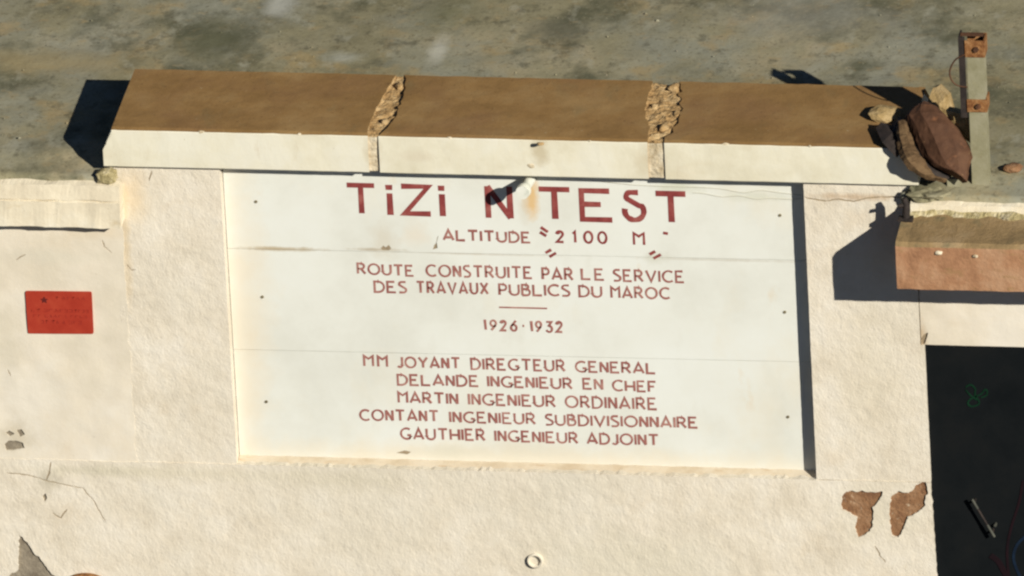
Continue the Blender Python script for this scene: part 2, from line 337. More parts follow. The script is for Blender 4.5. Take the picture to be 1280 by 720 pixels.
# pilasters
panel('pilaster', [(x_p0-.02,z_seam-.008),(x_pl0,z_seam-.008),(x_pl0,zC-.002),(x_p0-.02,zC-.002)], 0, .062, [M['rough'],M['greyhole'],M['crackmat']], B,
      chips=[(crack([(190,214),(186,226)],0,2,6),.0015,2,.006,0),(crack([(158,330),(164,338),(170,337)],0,2,6),.0015,2,.006,0)], amp=.0013, seed=2, nf=34, spacing=.012)
zrb=XZ(1075,248)[1]
panel('pilaster', [(x_pl1,z_seam),(XZ(1163,590)[0],z_seam),(XZ(1155.5,433)[0],z_head-.001),(x_p1,z_head-.001),(x_p1,zC-.002),(x_pl1,zC-.002)], 0, .062, [M['rough'],M['greyhole'],M['crackmat']], B,
      chips=[(crack([(1006,247),(1030,251),(1048,249),(1066,252),(1086,247),(1108,246),(1130,247)],0,2.4,8),.0018,2,.006,0)], amp=.0013, seed=3, nf=34, spacing=.012)
# lower wall with the chipped patches
patchA=[(1052,620),(1062,613),(1085,614),(1104,615),(1100,624),(1092,634),(1092,650),(1088,663),(1074,672),(1069,660),(1071,648),(1064,641),(1053,637)]
patchB=[(1113,621),(1124,614),(1136,615),(1146,606),(1157,599),(1160,610),(1156,632),(1146,641),(1134,646),(1130,660),(1124,671),(1115,668),(1113,650)]
patchC=[(24,668),(33,676),(42,690),(52,699),(60,712),(72,722),(80,760),(-6,760),(8,722),(22,712)]
nz_=XZ(700,800)[1]
lw_chips=[([XZ(*p) for p in patchA],.007,1,.005,.0055),([XZ(*p) for p in patchB],.007,1,.005,.0055),([XZ(*p) for p in patchC],.006,3,.005,.005),
   ([XZ(*p) for p in [(53,620),(57,616),(59,622),(56,627)]],.006,3,.004,.001),
   (crack([(8,590),(40,594),(58,600),(84,606),(104,610),(116,624),(126,641),(132,652)],0,1.9,11),.0018,2,.006,0),
   (crack([(64,577),(62,590),(58,600)],0,2.5,12),.0015,2,.006,0),
   (crack([(66,640),(76,647),(84,636)],0,2.4,13),.0015,2,.006,0),
   (crack([(1094,682),(1100,694),(1107,703)],0,2.2,14),.0015,2,.006,0)]
jb=XZ(1172,720)[0]; jt=XZ(1162.5,590)[0]
panel('lower_wall', [(-2.1,z_low),(jb+.004,z_low),(jt,z_seam-.001),(-2.1,z_seam-.001)], -.003, .065, [M['rough'],M['mud'],M['crackmat'],M['greyhole']], B,
      chips=lw_chips, amp=.0014, seed=4, nf=30, spacing=.0125, edge_amp=.003)
# lintel wall over the door
zlt=XZ(1215,372)[1]
xr2=2.4
panel('lintel_wall', [(x_p1+.003,z_head),(xr2,z_head),(xr2,zt+.03),(x_p1+.003,zt+.03)], .003, .06, [M['smooth'],M['greyhole'],M['crackmat']], B,
      chips=[([XZ(*p) for p in [(1151,424),(1155,418),(1160,416),(1158,424),(1156,430),(1152,431)]],.006,2,.004,.001)], amp=.0016, seed=5, nf=14)
# coarse continuation of the wall outside the picture
ext=MB()
ext.box((XL,0,zG),(-2.103,.06,zR-.006)); ext.box((-2.1,0,zG),(jb,.06,z_low-.002)); ext.box((xr2+.003,0,zG),(XRt,.06,zR-.006))
ext.box((xJ+1.04,0,zG),(xr2,.06,z_head-.002))
ext.build('outer_wall', M['rough'], B)

# niche: sill and reveals are the pilasters' own sides; sloping stained sill
m=MB(); nseg=60; V=[];F=[]
for i in range(nseg+1):
    x=x_pl0+.001+(x_pl1-x_pl0-.002)*i/nseg
    j=fbm(x*20,0,2)*.0025; j2=fbm(x*30,5,2)*.0022
    V += [(x,-.001,z_sill-.004+j*.6),(x,.018+j,z_sill+.001+j2),(x,.052,z_sill+.012+j2),(x,.062,z_sill+.012),(x,.062,z_sill-.05),(x,.002,z_sill-.05)]
for i in range(nseg):
    for k in range(6): F.append((i*6+k,i*6+(k+1)%6,(i+1)*6+(k+1)%6,(i+1)*6+k)[::-1])
m.add(V,F,0,True); m.build('niche_sill', M['edge_stain'], B)

# roof
rb=MB()
x0,x1,yf,yb=XL-.08,XRt+.08,-.036,6.2
gxs=np.concatenate([np.linspace(x0,-1.8,12)[:-1],np.linspace(-1.8,1.9,150),np.linspace(1.9,x1,12)[1:]]); gys=np.concatenate([[yf-.0006],np.linspace(yf,1.9,80),np.linspace(1.9,yb,14)[1:]])
V=[(x,(max(y,.055+.0004*y) if x_p0-.01<x<x_p1-.01 else y),zR+(.006*fbm(x*3,y*3,1,3)+.0022*fbm(x*25,y*25,4,3)-.004)*min(1,(y-yf)/.05) - (.03*(.1-y)/.15 if y<.1 and not (x_p0-.03<x<x_p1) else 0)-(.06 if y<yf else 0)) for y in gys for x in gxs]
nx=len(gxs); F=[(j*nx+i,j*nx+i+1,(j+1)*nx+i+1,(j+1)*nx+i) for j in range(len(gys)-1) for i in range(nx-1)]
rb.add(V,F,0,True)
# slab body under it
rb.box((x0,.064,zR-.18),(x1,yb-.001,zR-.012-.035))
rb.build('roof_slab', M['roof'], B)

# eave bands, left and right of the coping
def eave(name, xa, xb, mats, profile, seed, broken=None):
    n=int((xb-xa)/.012); V=[];F=[];MI=[];k=len(profile)
    for i in range(n+1):
        x=xa+(xb-xa)*i/n
        for q,(y,z) in enumerate(profile):
            jj=fbm(x*14,q*3.1,seed,3)
            dz=dy=0
            if broken and q in broken:
                dy=broken[q]*(.5+1.1*fbm(x*9,seed,q,4)); dz=abs(fbm(x*11,seed+3,q,4))*.012
            V.append((x,y+jj*.003+dy,z+fbm(x*10,q*5.7,seed+2,3)*.0040+fbm(x*45,q*5.7,seed+8,3)*.0015+dz))
    for i in range(n):
        for q in range(k): F.append((i*k+q,(i+1)*k+q,(i+1)*k+(q+1)%k,i*k+(q+1)%k)); MI.append(mats[1][q])
    F.append(tuple(range(k))); F.append(tuple(n*k+q for q in range(k))[::-1]); MI+= [0,0]
    return mesh_obj(name,V,F,mats[0],MI,B,False)
zu=XZ(60,281,-.055)[1]; zm=XZ(60,250,-.055)[1]; ztop=XZ(60,229,-.055)[1]
prof=[(.01,zu),(-.072,zu),(-.068,zm),(-.062,zm+.002),(-.064,zm+.006),(-.058,ztop-.004),(-.034,ztop+.003),(.01,ztop-.03)]
eave('eave_band', XL, XZ(150,250,-.055)[0], ([M['trim'],M['roof']],[0,0,0,0,0,0,1,1]), prof, 1)
zu2=XZ(1215,292,-.04)[1]; zm2=XZ(1215,272,-.05)[1]; zt2=XZ(1215,256,-.05)[1]
oz1_=XZ(1119,304,-.245)[1]
prof2=[(.01,oz1_-.02),(-.092,oz1_-.004),(-.088,oz1_+.010),(-.070,oz1_+.022),(-.058,(oz1_+zm2)/2+.01),(-.050,zm2-.004),(-.054,zm2),(-.052,zt2-.003),(-.034,zt2+.003),(.01,zt2-.03)]
eave('eave_band', XZ(1138,260,-.05)[0], XRt, ([M['trim'],M['mortar_mid'],M['roof']],[1,1,1,1,1,1,0,0,2,2]), prof2, 5, broken={1:.022,2:.026,3:.022,4:.012})

# lumps of mortar under the coping's ends
def lump(name, c, rad, m, parent=None, seed=0, sub=3, amp=.35, flat=False, cub=0.):
    bm=bmesh.new(); bmesh.ops.create_icosphere(bm,subdivisions=sub,radius=1)
    for v in bm.verts:
        p=v.co.copy()
        if cub:
            mx=max(abs(p.x),abs(p.y),abs(p.z)); p=p.lerp(p/mx*.85,cub)
        d=1+amp*fbm(v.co.x*1.3+seed,v.co.y*1.3,v.co.z*1.3+seed,4)+amp*.4*fbm(v.co.x*5+seed,v.co.y*5,v.co.z*5,2)
        v.co=Vector((p.x*rad[0],p.y*rad[1],p.z*rad[2]))*d
    me=bpy.data.meshes.new(name); bm.to_mesh(me); bm.free(); me.materials.append(m)
    if not flat: me.polygons.foreach_set('use_smooth',[True]*len(me.polygons))
    o=bpy.data.objects.new(name,me); off=Vector((0,0,0)); q=parent
    while q is not None: off+=q.location; q=q.parent
    o.location=Vector(c)-off; return link(o,parent)
p=onY(134,220,-.03); lump('mortar_lump',p,(.036,.03,.026),M['mortar_mid'],B,3,cub=1,amp=.14,sub=2,flat=True)
p=onY(1160,243,-.02); lump('mortar_lump',p,(.055,.035,.017),M['roof'],B,8,cub=.6,sub=3,amp=.5,flat=True)
p=onY(1134,246,-.01); lump('mortar_lump',p,(.022,.02,.022),M['grey_mortar'],B,12,cub=.3)

# canopy over the door
can_d=.245
ox0,oz1=XZ(1119,304,-can_d); _,oz0=XZ(1119,361,-can_d)
n=90; V=[];F=[];MI=[]
xs=[ox0+(2.9-ox0)*(i/n)**1.0 for i in range(n+1)]
for i,x in enumerate(xs):
    e=fbm(x*16,0,3,4)*.003; e2=fbm(x*22,7,3,4)*.003
    V+=[(x,-can_d+e2*.4,oz0+e*.6),(x,-can_d-.0015+e*.5,(oz0+oz1)/2),(x,-can_d+e*.5,oz1-.012+e2),(x,-can_d+.012+e,oz1+e2*.8),(x,-can_d*.5,oz1+.006+e2),(x,.004,oz1+.02+e),(x,.004,oz0+.004)]
for i in range(n):
    for q in range(7):
        F.append((i*7+q,(i+1)*7+q,(i+1)*7+(q+1)%7,i*7+(q+1)%7)); MI.append([0,0,1,1,1,0,0][q])
F.append(tuple(range(7))); F.append(tuple(n*7+q for q in range(7))[::-1]); MI+=[0,0]
c=mesh_obj('door_canopy',V,F,[M['concrete_red'],M['concrete_top']],MI,B,False); c['label']='reddish weathered concrete canopy over the dark door'
for px,py,rr in [(1173,316,.010),(1219,320,.008)]:
    lump('mortar_lump', onY(px,py,-can_d-.001),(rr*1.25,.006,rr*.75),M['mortar_pale'],B,px,sub=2,amp=.4)

# door
dx0=XZ(1155,433)[0]-.005
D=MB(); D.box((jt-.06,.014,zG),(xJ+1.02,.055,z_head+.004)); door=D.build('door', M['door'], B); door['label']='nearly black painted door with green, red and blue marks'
def pipetube(name, pix, y, rad, m, parent, depth=.0008):
    P=[Vector(XZ(a,b,y)) for a,b in pix]; L=[];Q=[]
    for i,q in enumerate(P):
        t=(P[min(i+1,len(P)-1)]-P[max(i-1,0)]).normalized(); nn=Vector((-t.y,t.x)); L.append(q+nn*rad); Q.append(q-nn*rad)
    V=[(p.x,y-depth,p.y) for p in L]+[(p.x,y-depth,p.y) for p in Q]+[(p.x,y+.001,p.y) for p in L]+[(p.x,y+.001,p.y) for p in Q]
    k=len(P); F=[]
    for i in range(k-1): F+=[(k+i,k+i+1,i+1,i),(i,i+1,2*k+i+1,2*k+i),(k+i+1,k+i,3*k+i,3*k+i+1)]
    return mesh_obj(name,V,F,m,None,parent)
def sm(pts,n=8):
    out=[]; P=[Vector(p) for p in pts]; P=[P[0]]+P+[P[-1]]
    for i in range(1,len(P)-2):
        for k in range(n):
            t=k/n; a,b,c_,d=P[i-1],P[i],P[i+1],P[i+2]
            out.append(tuple(.5*((2*b)+(c_-a)*t+(2*a-5*b+4*c_-d)*t*t+(3*b-a-3*c_+d)*t*t*t)))
    out.append(tuple(P[-1])); return out
gg=MB()
pipetube('painted_mark', sm([(1207,484),(1213,481),(1219,486),(1219,494),(1224,502),(1222,506),(1214,508),(1210,504),(1213,499),(1221,495),(1227,492),(1231,487),(1234,489),(1233,494),(1226,497)]), .013, .0028, M['green'], door)
pipetube('painted_mark', sm([(1207,487),(1213,494),(1221,500)],6), .0125, .0024, M['green'], door)
pipetube('painted_mark', sm([(1279,600),(1274,628),(1264,660),(1259,690),(1262,730)]), .013, .004, M['dred'], door)
pipetube('painted_mark', sm([(1238,694),(1248,702),(1256,716),(1266,732)]), .0125, .009, M['dred'], door)
pipetube('painted_mark', sm([(1285,668),(1272,680),(1267,696),(1271,712),(1280,730)]), .013, .0045, M['dblue'], door)
h=MB(); a=onY(1215,624,-.012); b=onY(1243,671,-.012); h.tube([a,a.lerp(b,.25)],.0045,8); h.tube([a.lerp(b,.68),b],.0045,8)
h.tube([a.lerp(b,.2),a.lerp(b,.72)],.0036,8,1); h.tube([a.lerp(b,.1),a.lerp(b,.1)+Vector((0,.028,0))],.004,8,1); h.tube([a.lerp(b,.9),a.lerp(b,.9)+Vector((0,.028,0))],.004,8,1)
c_=onY(1244,657,.0); h.tube([c_,c_+Vector((0,.02,0))],.005,8); h.build('handle',[M['steel'],M['darkmetal_and_shade']],door)

# ---------------------------------------------------------------- coping: three slabs and the crumbled joints between them
CP=empty('parapet_coping',(onY(640,220,-.02).x,.18,zC),'long brown-topped cream coping in three lengths above the plaque','coping')
yF,yK=-.022,XZ(640,97,0)[0]*0+.0
hC=.130; zT=zC+hC
yK=onZ(640,97,zT).y
xa=XZ(130,206,yF)[0]; xb=XZ(1148,232,yF)[0]
def topx(px,py): q=onZ(px,py,zT); return (q.x,q.y)
def slab(left, right, lch=False, rch=False, seed=0):
    """left/right: edge points (x,y) front to back; chamfered outer end when lch/rch"""
    N=len(left); V=[];F=[];MI=[]
    nx_=max(8,int((right[0][0]-left[0][0])/.03))
    rows=[]
    ch=.045; lowz=zC+.058
    for j in range(N):
        rows.append([(left[j][0]+(right[j][0]-left[j][0])*i/nx_, left[j][1]+(right[j][1]-left[j][1])*i/nx_) for i in range(nx_+1)])
    def tz(i):
        return zT
    tv=[[None]*(nx_+1) for _ in range(N)]
    for j in range(N):
        for i in range(nx_+1):
            x,y=rows[j][i]
            dz=.0012*fbm(x*12,y*12,seed,3)
            if j==N-1: y+=.006*fbm(x*14,seed,2,4)
            if j==0: y+=.0022*fbm(x*28,seed,2,4)+.004*max(0,fbm(x*22,seed+4,6,3)-.35)
            if i==0 and lch: x+=ch
            if i==nx_ and rch: x-=ch*1.15
            tv[j][i]=len(V); V.append((x,y,zT+dz-(.0035 if j==0 else 0)))
    for j in range(N-1):
        for i in range(nx_): F.append((tv[j][i],tv[j][i+1],tv[j+1][i+1],tv[j+1][i])); MI.append(0)
    # rims: upper arris ring, mid ring, bottom ring
    ring=[(0,i) for i in range(nx_+1)]+[(j,nx_) for j in range(1,N)]+[(N-1,i) for i in range(nx_-1,-1,-1)]+[(j,0) for j in range(N-2,0,-1)]
    def ringv(z,push,out):
        ids=[]
        for (j,i) in ring:
            x,y=rows[j][i]
            if j==0: y-=push+.0010*fbm(x*15,z*9,seed,2)
            if j==N-1: y+=.004*fbm(x*9,seed,2,3)
            if i==0 and lch: x+= ch*(1-out)
            if i==nx_ and rch: x-= ch*1.15*(1-out)
            ids.append(len(V)); V.append((x,y,z+.0008*fbm(x*18,z,seed+5,2)))
        return ids
    top=[tv[j][i] for j,i in ring]
    r1=ringv(zT-.006,.0018,.1); r2=ringv(lowz,.003,1); r3=ringv(zC+.003,.003,1); r4=ringv(zC,.0,1)
    n_=len(ring)
    for A,B_ in ((top,r1),(r1,r2),(r2,r3),(r3,r4)):
        for k in range(n_):
            F.append((A[k],B_[k],B_[(k+1)%n_],A[(k+1)%n_]))
            j,i=ring[k]; j2,i2=ring[(k+1)%n_]
            MI.append(1 if (j==0 and j2==0) or (lch and i==0 and i2==0) or (rch and i==nx_ and i2==nx_) else 2)
    F.append(tuple(r4)[::-1]); MI.append(1)
    return mesh_obj('coping_slab',V,F,[M['cop_top'],M['cop_front'],M['mortar_tan']],MI,CP,False)
NR=26
def straight(x): return [(x,yF+(yK-yF)*j/(NR-1)) for j in range(NR)]
def edge(pts, seed, amp):
    q=[topx(*p) for p in pts]; ys=[p[1] for p in q]; xs_=[p[0] for p in q]; out=[]
    for j in range(NR):
        y=yF+(yK-yF)*j/(NR-1); out.append((float(np.interp(y,ys,xs_))+amp*fbm(y*30,seed,1,3),y))
    return out
e1r=edge([(459,170),(460,160),(468,140),(480,118),(496,92)],1,.004)
e1l=edge([(471,172),(486,158),(497,142),(501,128),(507,108),(507,94)],2,.010)
e2r=edge([(808,184),(812,160),(806,140),(810,120),(818,98)],3,.008)
e2l=edge([(824,182),(839,165),(848,152),(852,138),(850,120),(851,98)],4,.012)
for e,vx in ((e1r,462),(e1l,470),(e2r,801),(e2l,826)):
    pass
slab(straight(xa),e1r,lch=True,seed=1); slab(e1l,e2r,seed=2); slab(e2l,straight(xb),rch=True,seed=3)
def joint(el,er,drop,seed):
    V=[];F=[];MI=[];K=18; NF=24; NT=90
    def ex(e,y): return float(np.interp(y,[p[1] for p in e],[p[0] for p in e]))
    rowdef=[(yF+.004,zC+.004+(hC-.012)*t,0) for t in np.linspace(0,1,NF)]+[(yF+.004+(yK-yF-.006)*j/NT,zT-drop,1) for j in range(1,NT+1)]
    for (y,z,j) in rowdef:
        for i in range(K):
            t=i/(K-1); x=(ex(el,y)-.012)*(1-t)+(ex(er,y)+.012)*t
            p_=Vector((x*38+seed,y*38,z*38)); d=(noise.noise(p_)*.008+abs(noise.noise(p_*2.3))*.005-.001+noise.noise(p_*6)*.002)*(1 if 0<i<K-1 else .3)
            if j==0: V.append((x,y-d*.35,z))
            else: V.append((x,y,z+d))
    for a in range(len(rowdef)-1):
        for i in range(K-1):
            F.append((a*K+i,a*K+i+1,(a+1)*K+i+1,(a+1)*K+i)); MI.append(1 if a<NF-1 else 0)
    return mesh_obj('mortar_joint',V,F,[M['mortar_tan'],M['mortar_pale']],MI,CP,False)
joint(e1r,e1l,.008,1); joint(e2r,e2l,.007,2)
# chip of mortar at the front arris
lump('mortar_chip',onZ(676,178,zT)+Vector((0,-.004,-.004)),(.012,.006,.006),M['mortar_tan'],CP,4,sub=2)
lump('mortar_chip',onY(664,207,yF-.001),(.014,.004,.010),M['mortar_pale'],CP,9,sub=2)
for px,dx,dy,dz in [(250,.011,.004,.003),(373,.006,.003,.003),(560,.008,.004,.002),(735,.007,.003,.003),(905,.012,.003,.003),(1010,.006,.004,.002)]:
    q=onZ(px,165.5+(px-200)*.0262,zT); lump('paint_chip',Vector((q.x,yF+.001,zT-.004)),(dx,dy,dz+.002),M['mortar_pale'],CP,px*.7,sub=1,amp=.5,flat=True)
# crumbs of stone left in the two joints
for i,(px,py,rr) in enumerate([(843,108,.017),(818,131,.010),(846,140,.013),(829,158,.015),(499,106,.014),(481,150,.012)]):
    lump('rubble',onZ(px,py,zT)+Vector((0,0,-.006)),(rr*1.1,rr*1.6,rr*.7),M['mortar_tan'],CP,i*3.3,sub=2,amp=.45)

# ---------------------------------------------------------------- plaque
yP=.048
PQ=empty('inscribed_plaque',(onY(640,400,yP).x,yP,z_sill),'large pale plaque in dark red letters, TiZi N TEST, altitude 2100 M','plaque')
zj1a=onY(300,311,yP).z; zj1b=onY(990,325,yP).z; zj2a=onY(305,437,yP).z; zj2b=onY(990,452,yP).z
xA,xB=x_pl0+.002,x_pl1-.002
pj=.0007
def stoneslab(z0a,z0b,z1a,z1b,seed,chips=()):
    return panel('stone_slab',[(xA,z0a+pj),(xB,z0b+pj),(xB,z1b-pj),(xA,z1a-pj)],yP,.013,[M['plaque'],M['crackmat'],M['stain']],PQ,spacing=.03,amp=.0006,seed=seed,nf=5,chips=chips,edge_amp=.0004)
zb=z_sill+.006
sc1=[(crack([(548,295),(545,304)],yP,1.2,2),.0015,1,.006,0),
     ([XZ(*p,yP) for p in [(543,306),(546,303),(547,310),(541,312)]],.002,1,.004,.0005),
     ([XZ(*p,yP) for p in [(476,310),(479,307),(482,309),(486,306),(489,311),(486,313),(478,312.5)]],.0004,1,.003,.0012)]
stoneslab(zj1a,zj1b,zC-.001,zC-.001,11,sc1)
stoneslab(zj2a,zj2b,zj1a,zj1b,12)
stoneslab(zb,zb,zj2a,zj2b,13,[([XZ(*p,yP) for p in [(495,566),(506,563),(514,565),(509,568)]],.0008,1,.004,.0005)])
for i,(px,py) in enumerate([(320,252),(328,371),(333,502),(975,269),(981,390),(985,521)]):
    s_=MB(); c0=onY(px,py,yP); s_.tube([c0+Vector((0,.002,0)),c0+Vector((0,-.0025,0))],[.0052,.0048],10); s_.build('screw',M['screw'],PQ)

# --- lettering: stroke alphabet
def arc(cx,cy,rx,ry,a0,a1,n=14): return [(cx+rx*math.cos(R(a0+(a1-a0)*i/n)),cy+ry*math.sin(R(a0+(a1-a0)*i/n))) for i in range(n+1)]
G={
'A':(.82,[[(0,0),(.41,1),(.82,0)],[(.13,.27),(.69,.27)]]),
'B':(.62,[[(0,0),(0,1),(.30,1)]+arc(.30,.80,.20,.20,90,-90,8)+[(.12,.6)],[(.12,.58),(.34,.58)]+arc(.34,.29,.27,.29,90,-90,10)+[(0,0)]]),
'C':(.82,[arc(.50,.5,.50,.5,50,310,18)]),
'D':(.76,[[(0,0),(0,1),(.26,1)]+arc(.26,.5,.50,.5,90,-90,14)+[(0,0)]]),
'E':(.66,[[(.58,1),(0,1),(0,0),(.66,0)],[(0,.52),(.46,.52)]]),
'F':(.60,[[(.60,1),(0,1),(0,0)],[(0,.52),(.46,.52)]]),
'G':(.84,[arc(.50,.5,.50,.5,55,320,18)+[(.80,.0+.1),(.80,.36),(.56,.36)]]),
'H':(.74,[[(0,0),(0,1)],[(.74,0),(.74,1)],[(0,.46),(.74,.46)]]),
'I':(.0,[[(0,0),(0,1)]]),
'J':(.42,[[(.42,1),(.42,.24)]+arc(.20,.24,.22,.24,0,-150,8)]),
'L':(.66,[[(0,1),(0,0),(.66,0)]]),
'M':(.72,[[(0,0),(0,1),(.36,.72),(.72,1),(.72,0)]]),
'N':(.58,[[(0,0),(0,1)],[(0,1),(.58,0)],[(.58,0),(.58,1)]]),
'O':(.98,[arc(.49,.5,.49,.5,90,450,24)]),
'P':(.56,[[(0,0),(0,1),(.30,1)]+arc(.30,.72,.26,.28,90,-90,10)+[(0,.44)]]),
'R':(.66,[[(0,0),(0,1),(.30,1)]+arc(.30,.74,.27,.26,90,-90,10)+[(.0,.48)],[(.30,.46),(.66,0)]]),
'S':(.56,[[(.54,1),(.2,1)]+arc(.22,.78,.20,.22,110,200,6)+[(.48,.40)]+arc(.32,.24,.24,.24,30,-90,8)+[(0,0)]]),
'T':(.78,[[(0,1),(.78,1)],[(.39,1),(.39,0)]]),
'U':(.72,[[(0,1),(0,.34)]+arc(.36,.34,.36,.34,180,360,12)+[(.72,1)]]),
'V':(.82,[[(0,1),(.41,0),(.82,1)]]),
'X':(.74,[[(0,1),(.74,0)],[(0,0),(.74,1)]]),
'Y':(.80,[[(0,1),(.40,.46),(.80,1)],[(.40,.46),(.40,0)]]),
'Z':(.90,[[(0,1),(.90,1),(.05,0),(.95,0)]]),
'0':(.60,[arc(.30,.5,.30,.5,90,450,20)]),
'1':(.16,[[(0,.80),(.16,1),(.16,0)]]),
'l':(.05,[[(0,1),(.05,0)]]),
'2':(.54,[arc(.26,.74,.25,.26,170,-40,10)+[(.26,.30),(.02,0),(.54,0)],arc(.13,.74,.10,.10,0,180,4)]),
'3':(.52,[[(0,1),(.48,1),(.22,.62)]+arc(.24,.30,.27,.30,80,-160,12)]),
'6':(.52,[[(.48,1),(.16,.62)]+arc(.26,.30,.26,.30,140,500,16)]),
'9':(.52,[[(.06,0),(.40,.40)]+arc(.26,.70,.26,.30,-40,320,16)]),
'-':(.2,[[(0,.5),(.2,.5)]]),
'.':(.12,[[(0,.48),(.12,.48)]]),
}
def strokes(mb, lines, x0, z0, sx, h, wd, y):
    """mitred ribbons; every stroke of a glyph stands a hair prouder than the last"""
    for si,ln in enumerate(lines):
        P=[Vector((x0+a*sx,z0+b*h)) for a,b in ln]; closed=(P[0]-P[-1]).length<1e-6
        if closed: P=P[:-1]
        n=len(P); L=[];Q=[]
        for i in range(n):
            a=P[(i-1)%n] if (closed or i>0) else None; c=P[(i+1)%n] if (closed or i<n-1) else None; b=P[i]
            if a is None: t=(c-b).normalized(); nn=Vector((-t.y,t.x)); k=1
            elif c is None: t=(b-a).normalized(); nn=Vector((-t.y,t.x)); k=1
            else:
                t1=(b-a).normalized(); t2=(c-b).normalized(); n1=Vector((-t1.y,t1.x)); n2=Vector((-t2.y,t2.x)); nn=n1+n2
                nn = nn.normalized() if nn.length>1e-4 else n1; k=1/max(.45,nn.dot(n1))
            jit=1+.28*noise.noise(Vector((b.x*70,b.y*70,si)))+(.10 if (not closed and i in (0,n-1)) else 0)
            L.append(b+nn*wd*.5*k*jit); Q.append(b-nn*wd*.5*k*jit)
        yy=y-.0009-.00022*si
        V=[(p.x,yy,p.y) for p in L]+[(p.x,yy,p.y) for p in Q]+[(p.x,y+.0005,p.y) for p in L]+[(p.x,y+.0005,p.y) for p in Q]; F=[]
        for i in range(n if closed else n-1):
            j=(i+1)%n; F+=[(n+i,n+j,j,i),(i,j,2*n+j,2*n+i),(n+j,n+i,3*n+i,3*n+j)]
        if not closed: F+=[(0,2*n,3*n,n),(n-1,2*n-1,4*n-1,3*n-1)]
        mb.add(V,F)
LN=[0]
def word(mt, txt, px0, px1, pyt, pyb, wd, pyb2=None):
    """fit txt between photo columns px0..px1; pyt/pyb top and foot of its first letter"""
    pm=(pyt+pyb)/2
    a=onY(px0,pm,yP); b=onY(px1,pm+(px1-px0)*.021,yP); zf=onY(px0+1,pyb,yP).z; zt_=onY(px0,pyt,yP).z; h=zt_-zf-wd
    gaps=len(txt)-1; tot=sum(G[c][0] for c in txt); W=(b.x-a.x)-wd
    gap=.30*h; sx=(W-gap*gaps)/tot if tot>0 else h
    if sx>h*1.1: sx=h*1.1; gap=(W-sx*tot)/max(1,gaps)
    if sx<h*.72: sx=h*.72; gap=(W-sx*tot)/max(1,gaps)
    x=a.x+wd/2; zf+=wd/2; zend=0
    if pyb2 is not None: zend=onY(px1,pyb2,yP).z+wd/2-zf
    for i,ch in enumerate(txt):
        jz=.0008*noise.noise(Vector((x*50,zf*50,3)))+zend*i/max(1,gaps)
        mb=MB(); strokes(mb,G[ch][1],x,zf+jz,sx,h,wd,yP); x+=G[ch][0]*sx+gap
        if ch!='.': mb.build('letter',mt,PQ)
        else: mb.build('hyphen',mt,PQ)
t=MB()
W1=.0172
for ch,p0,p1,pt,pb in [('T',431,472,228,269),('Z',499,541,229.5,269.5),('T',671,716,233,276),('E',724,768,235,277),('S',776,808,237,277.5),('T',817,861,238.5,280)]:
    a=onY(p0,(pt+pb)/2,yP).x+W1/2; b=onY(p1,(pt+pb)/2,yP).x-W1/2; zf=onY(p0,pb,yP).z+W1/2; hh=onY(p0,pt,yP).z-zf-W1/2
    gl=G[ch]
    if ch=='E': gl=(.66,[[(.62,1),(0,1),(0,0),(.66,0)],[(0,.53),(.42,.53)]])
    if ch=='S': gl=(.80,[[(.60,1),(.30,1)]+arc(.30,.85,.18,.15,100,200,5)+[(.16,.76),(.62,.52)]+arc(.42,.32,.38,.32,35,-195,18)])
    if ch=='Z': gl=(.98,[[(0,1),(.94,1),(.08,0),(.98,0)]])
    t=MB(); strokes(t,gl[1],a,zf,(b-a)/gl[0],hh,W1,yP); t.build('letter',M['letter'],PQ)
for px,pt,pb in [(486.5,231,268.5),(552,232,270)]:
    c0=onY(px+.8,(pt+pb)/2,yP); zt_=onY(px,pt,yP).z; zf=onY(px,pb,yP).z
    t=MB(); strokes(t,[[(0,0),(0,1)]],c0.x,zf,1,(zt_-zf)*.72,W1*1.05,yP); strokes(t,[[(0,0),(0,1)]],c0.x-.001,zt_-(zt_-zf)*.17,1,(zt_-zf)*.17,W1*1.1,yP); t.build('letter',M['letter'],PQ)
a=onY(606.5,252,yP).x+W1/2; b=onY(641,254,yP).x-W1/2; zf=onY(608,272,yP).z; zt_=onY(606,232.5,yP).z
t=MB(); strokes(t,[[(0,0),(0,1)],[(0,1),(1,0)],[(1,0),(1,1)]],a,zf,(b-a),(zt_-zf),W1*.95,yP)
t.build('letter',M['letter'],PQ)
W2=.0074; W3=.0068
def line(ws,m=None):
    for q in ws: word(m or M['letter_fine'],*q)
line([('ALTITUDE',553,664,286,301,W2,304.5)])
line([('2',694,708,287.5,303.5,.0075),('1',715,723,288,304,.0072),('0',729,742,288,304.5,.0078),('0',746.5,761,288.5,305,.0076),('M',791,809,290,307,.0074)],M['letter'])
for (px,py,dx,dy) in [(676,284,9,6),(675,290,8,5),(682,316,7,-4),(687,321,8,-5),(812,318,7,-4),(817,323,9,-5),(829,291,6,1)]:
    tk=MB(); a=Vector(XZ(px,py,yP)); b=Vector(XZ(px+dx,py+dy,yP)); strokes(tk,[[(0,0),(1,1)]],a.x,a.y,b.x-a.x,b.y-a.y,.0085,yP); tk.build('tick_mark',M['letter'],PQ)
line([('ROUTE',446,518,328,343,W3,346),('CONSTRUITE',532,666,330,346,W3,349),('PAR',677,717,334,350,W3,351),('LE',726,756,334.5,350,W3,351),('SERVICE',766,856,336,352,W3,354)])
line([('DES',467,509,350.5,366,W3,367),('TRAVAUX',520,611,351,367,W3,368.5),('PUBLICS',623,713,354,369.5,W3,371),('DU',723,753,356,371.5,W3,372.5),('MAROC',763,838,357.5,373,W3,374.5)])
t=MB(); a=onY(624,384,yP); b=onY(684,385.5,yP); strokes(t,[[(0,0),(1,1)]],a.x,a.z,b.x-a.x,b.z-a.z,.0042,yP); t.build('dividing_rule',M['letter_fine'],PQ)
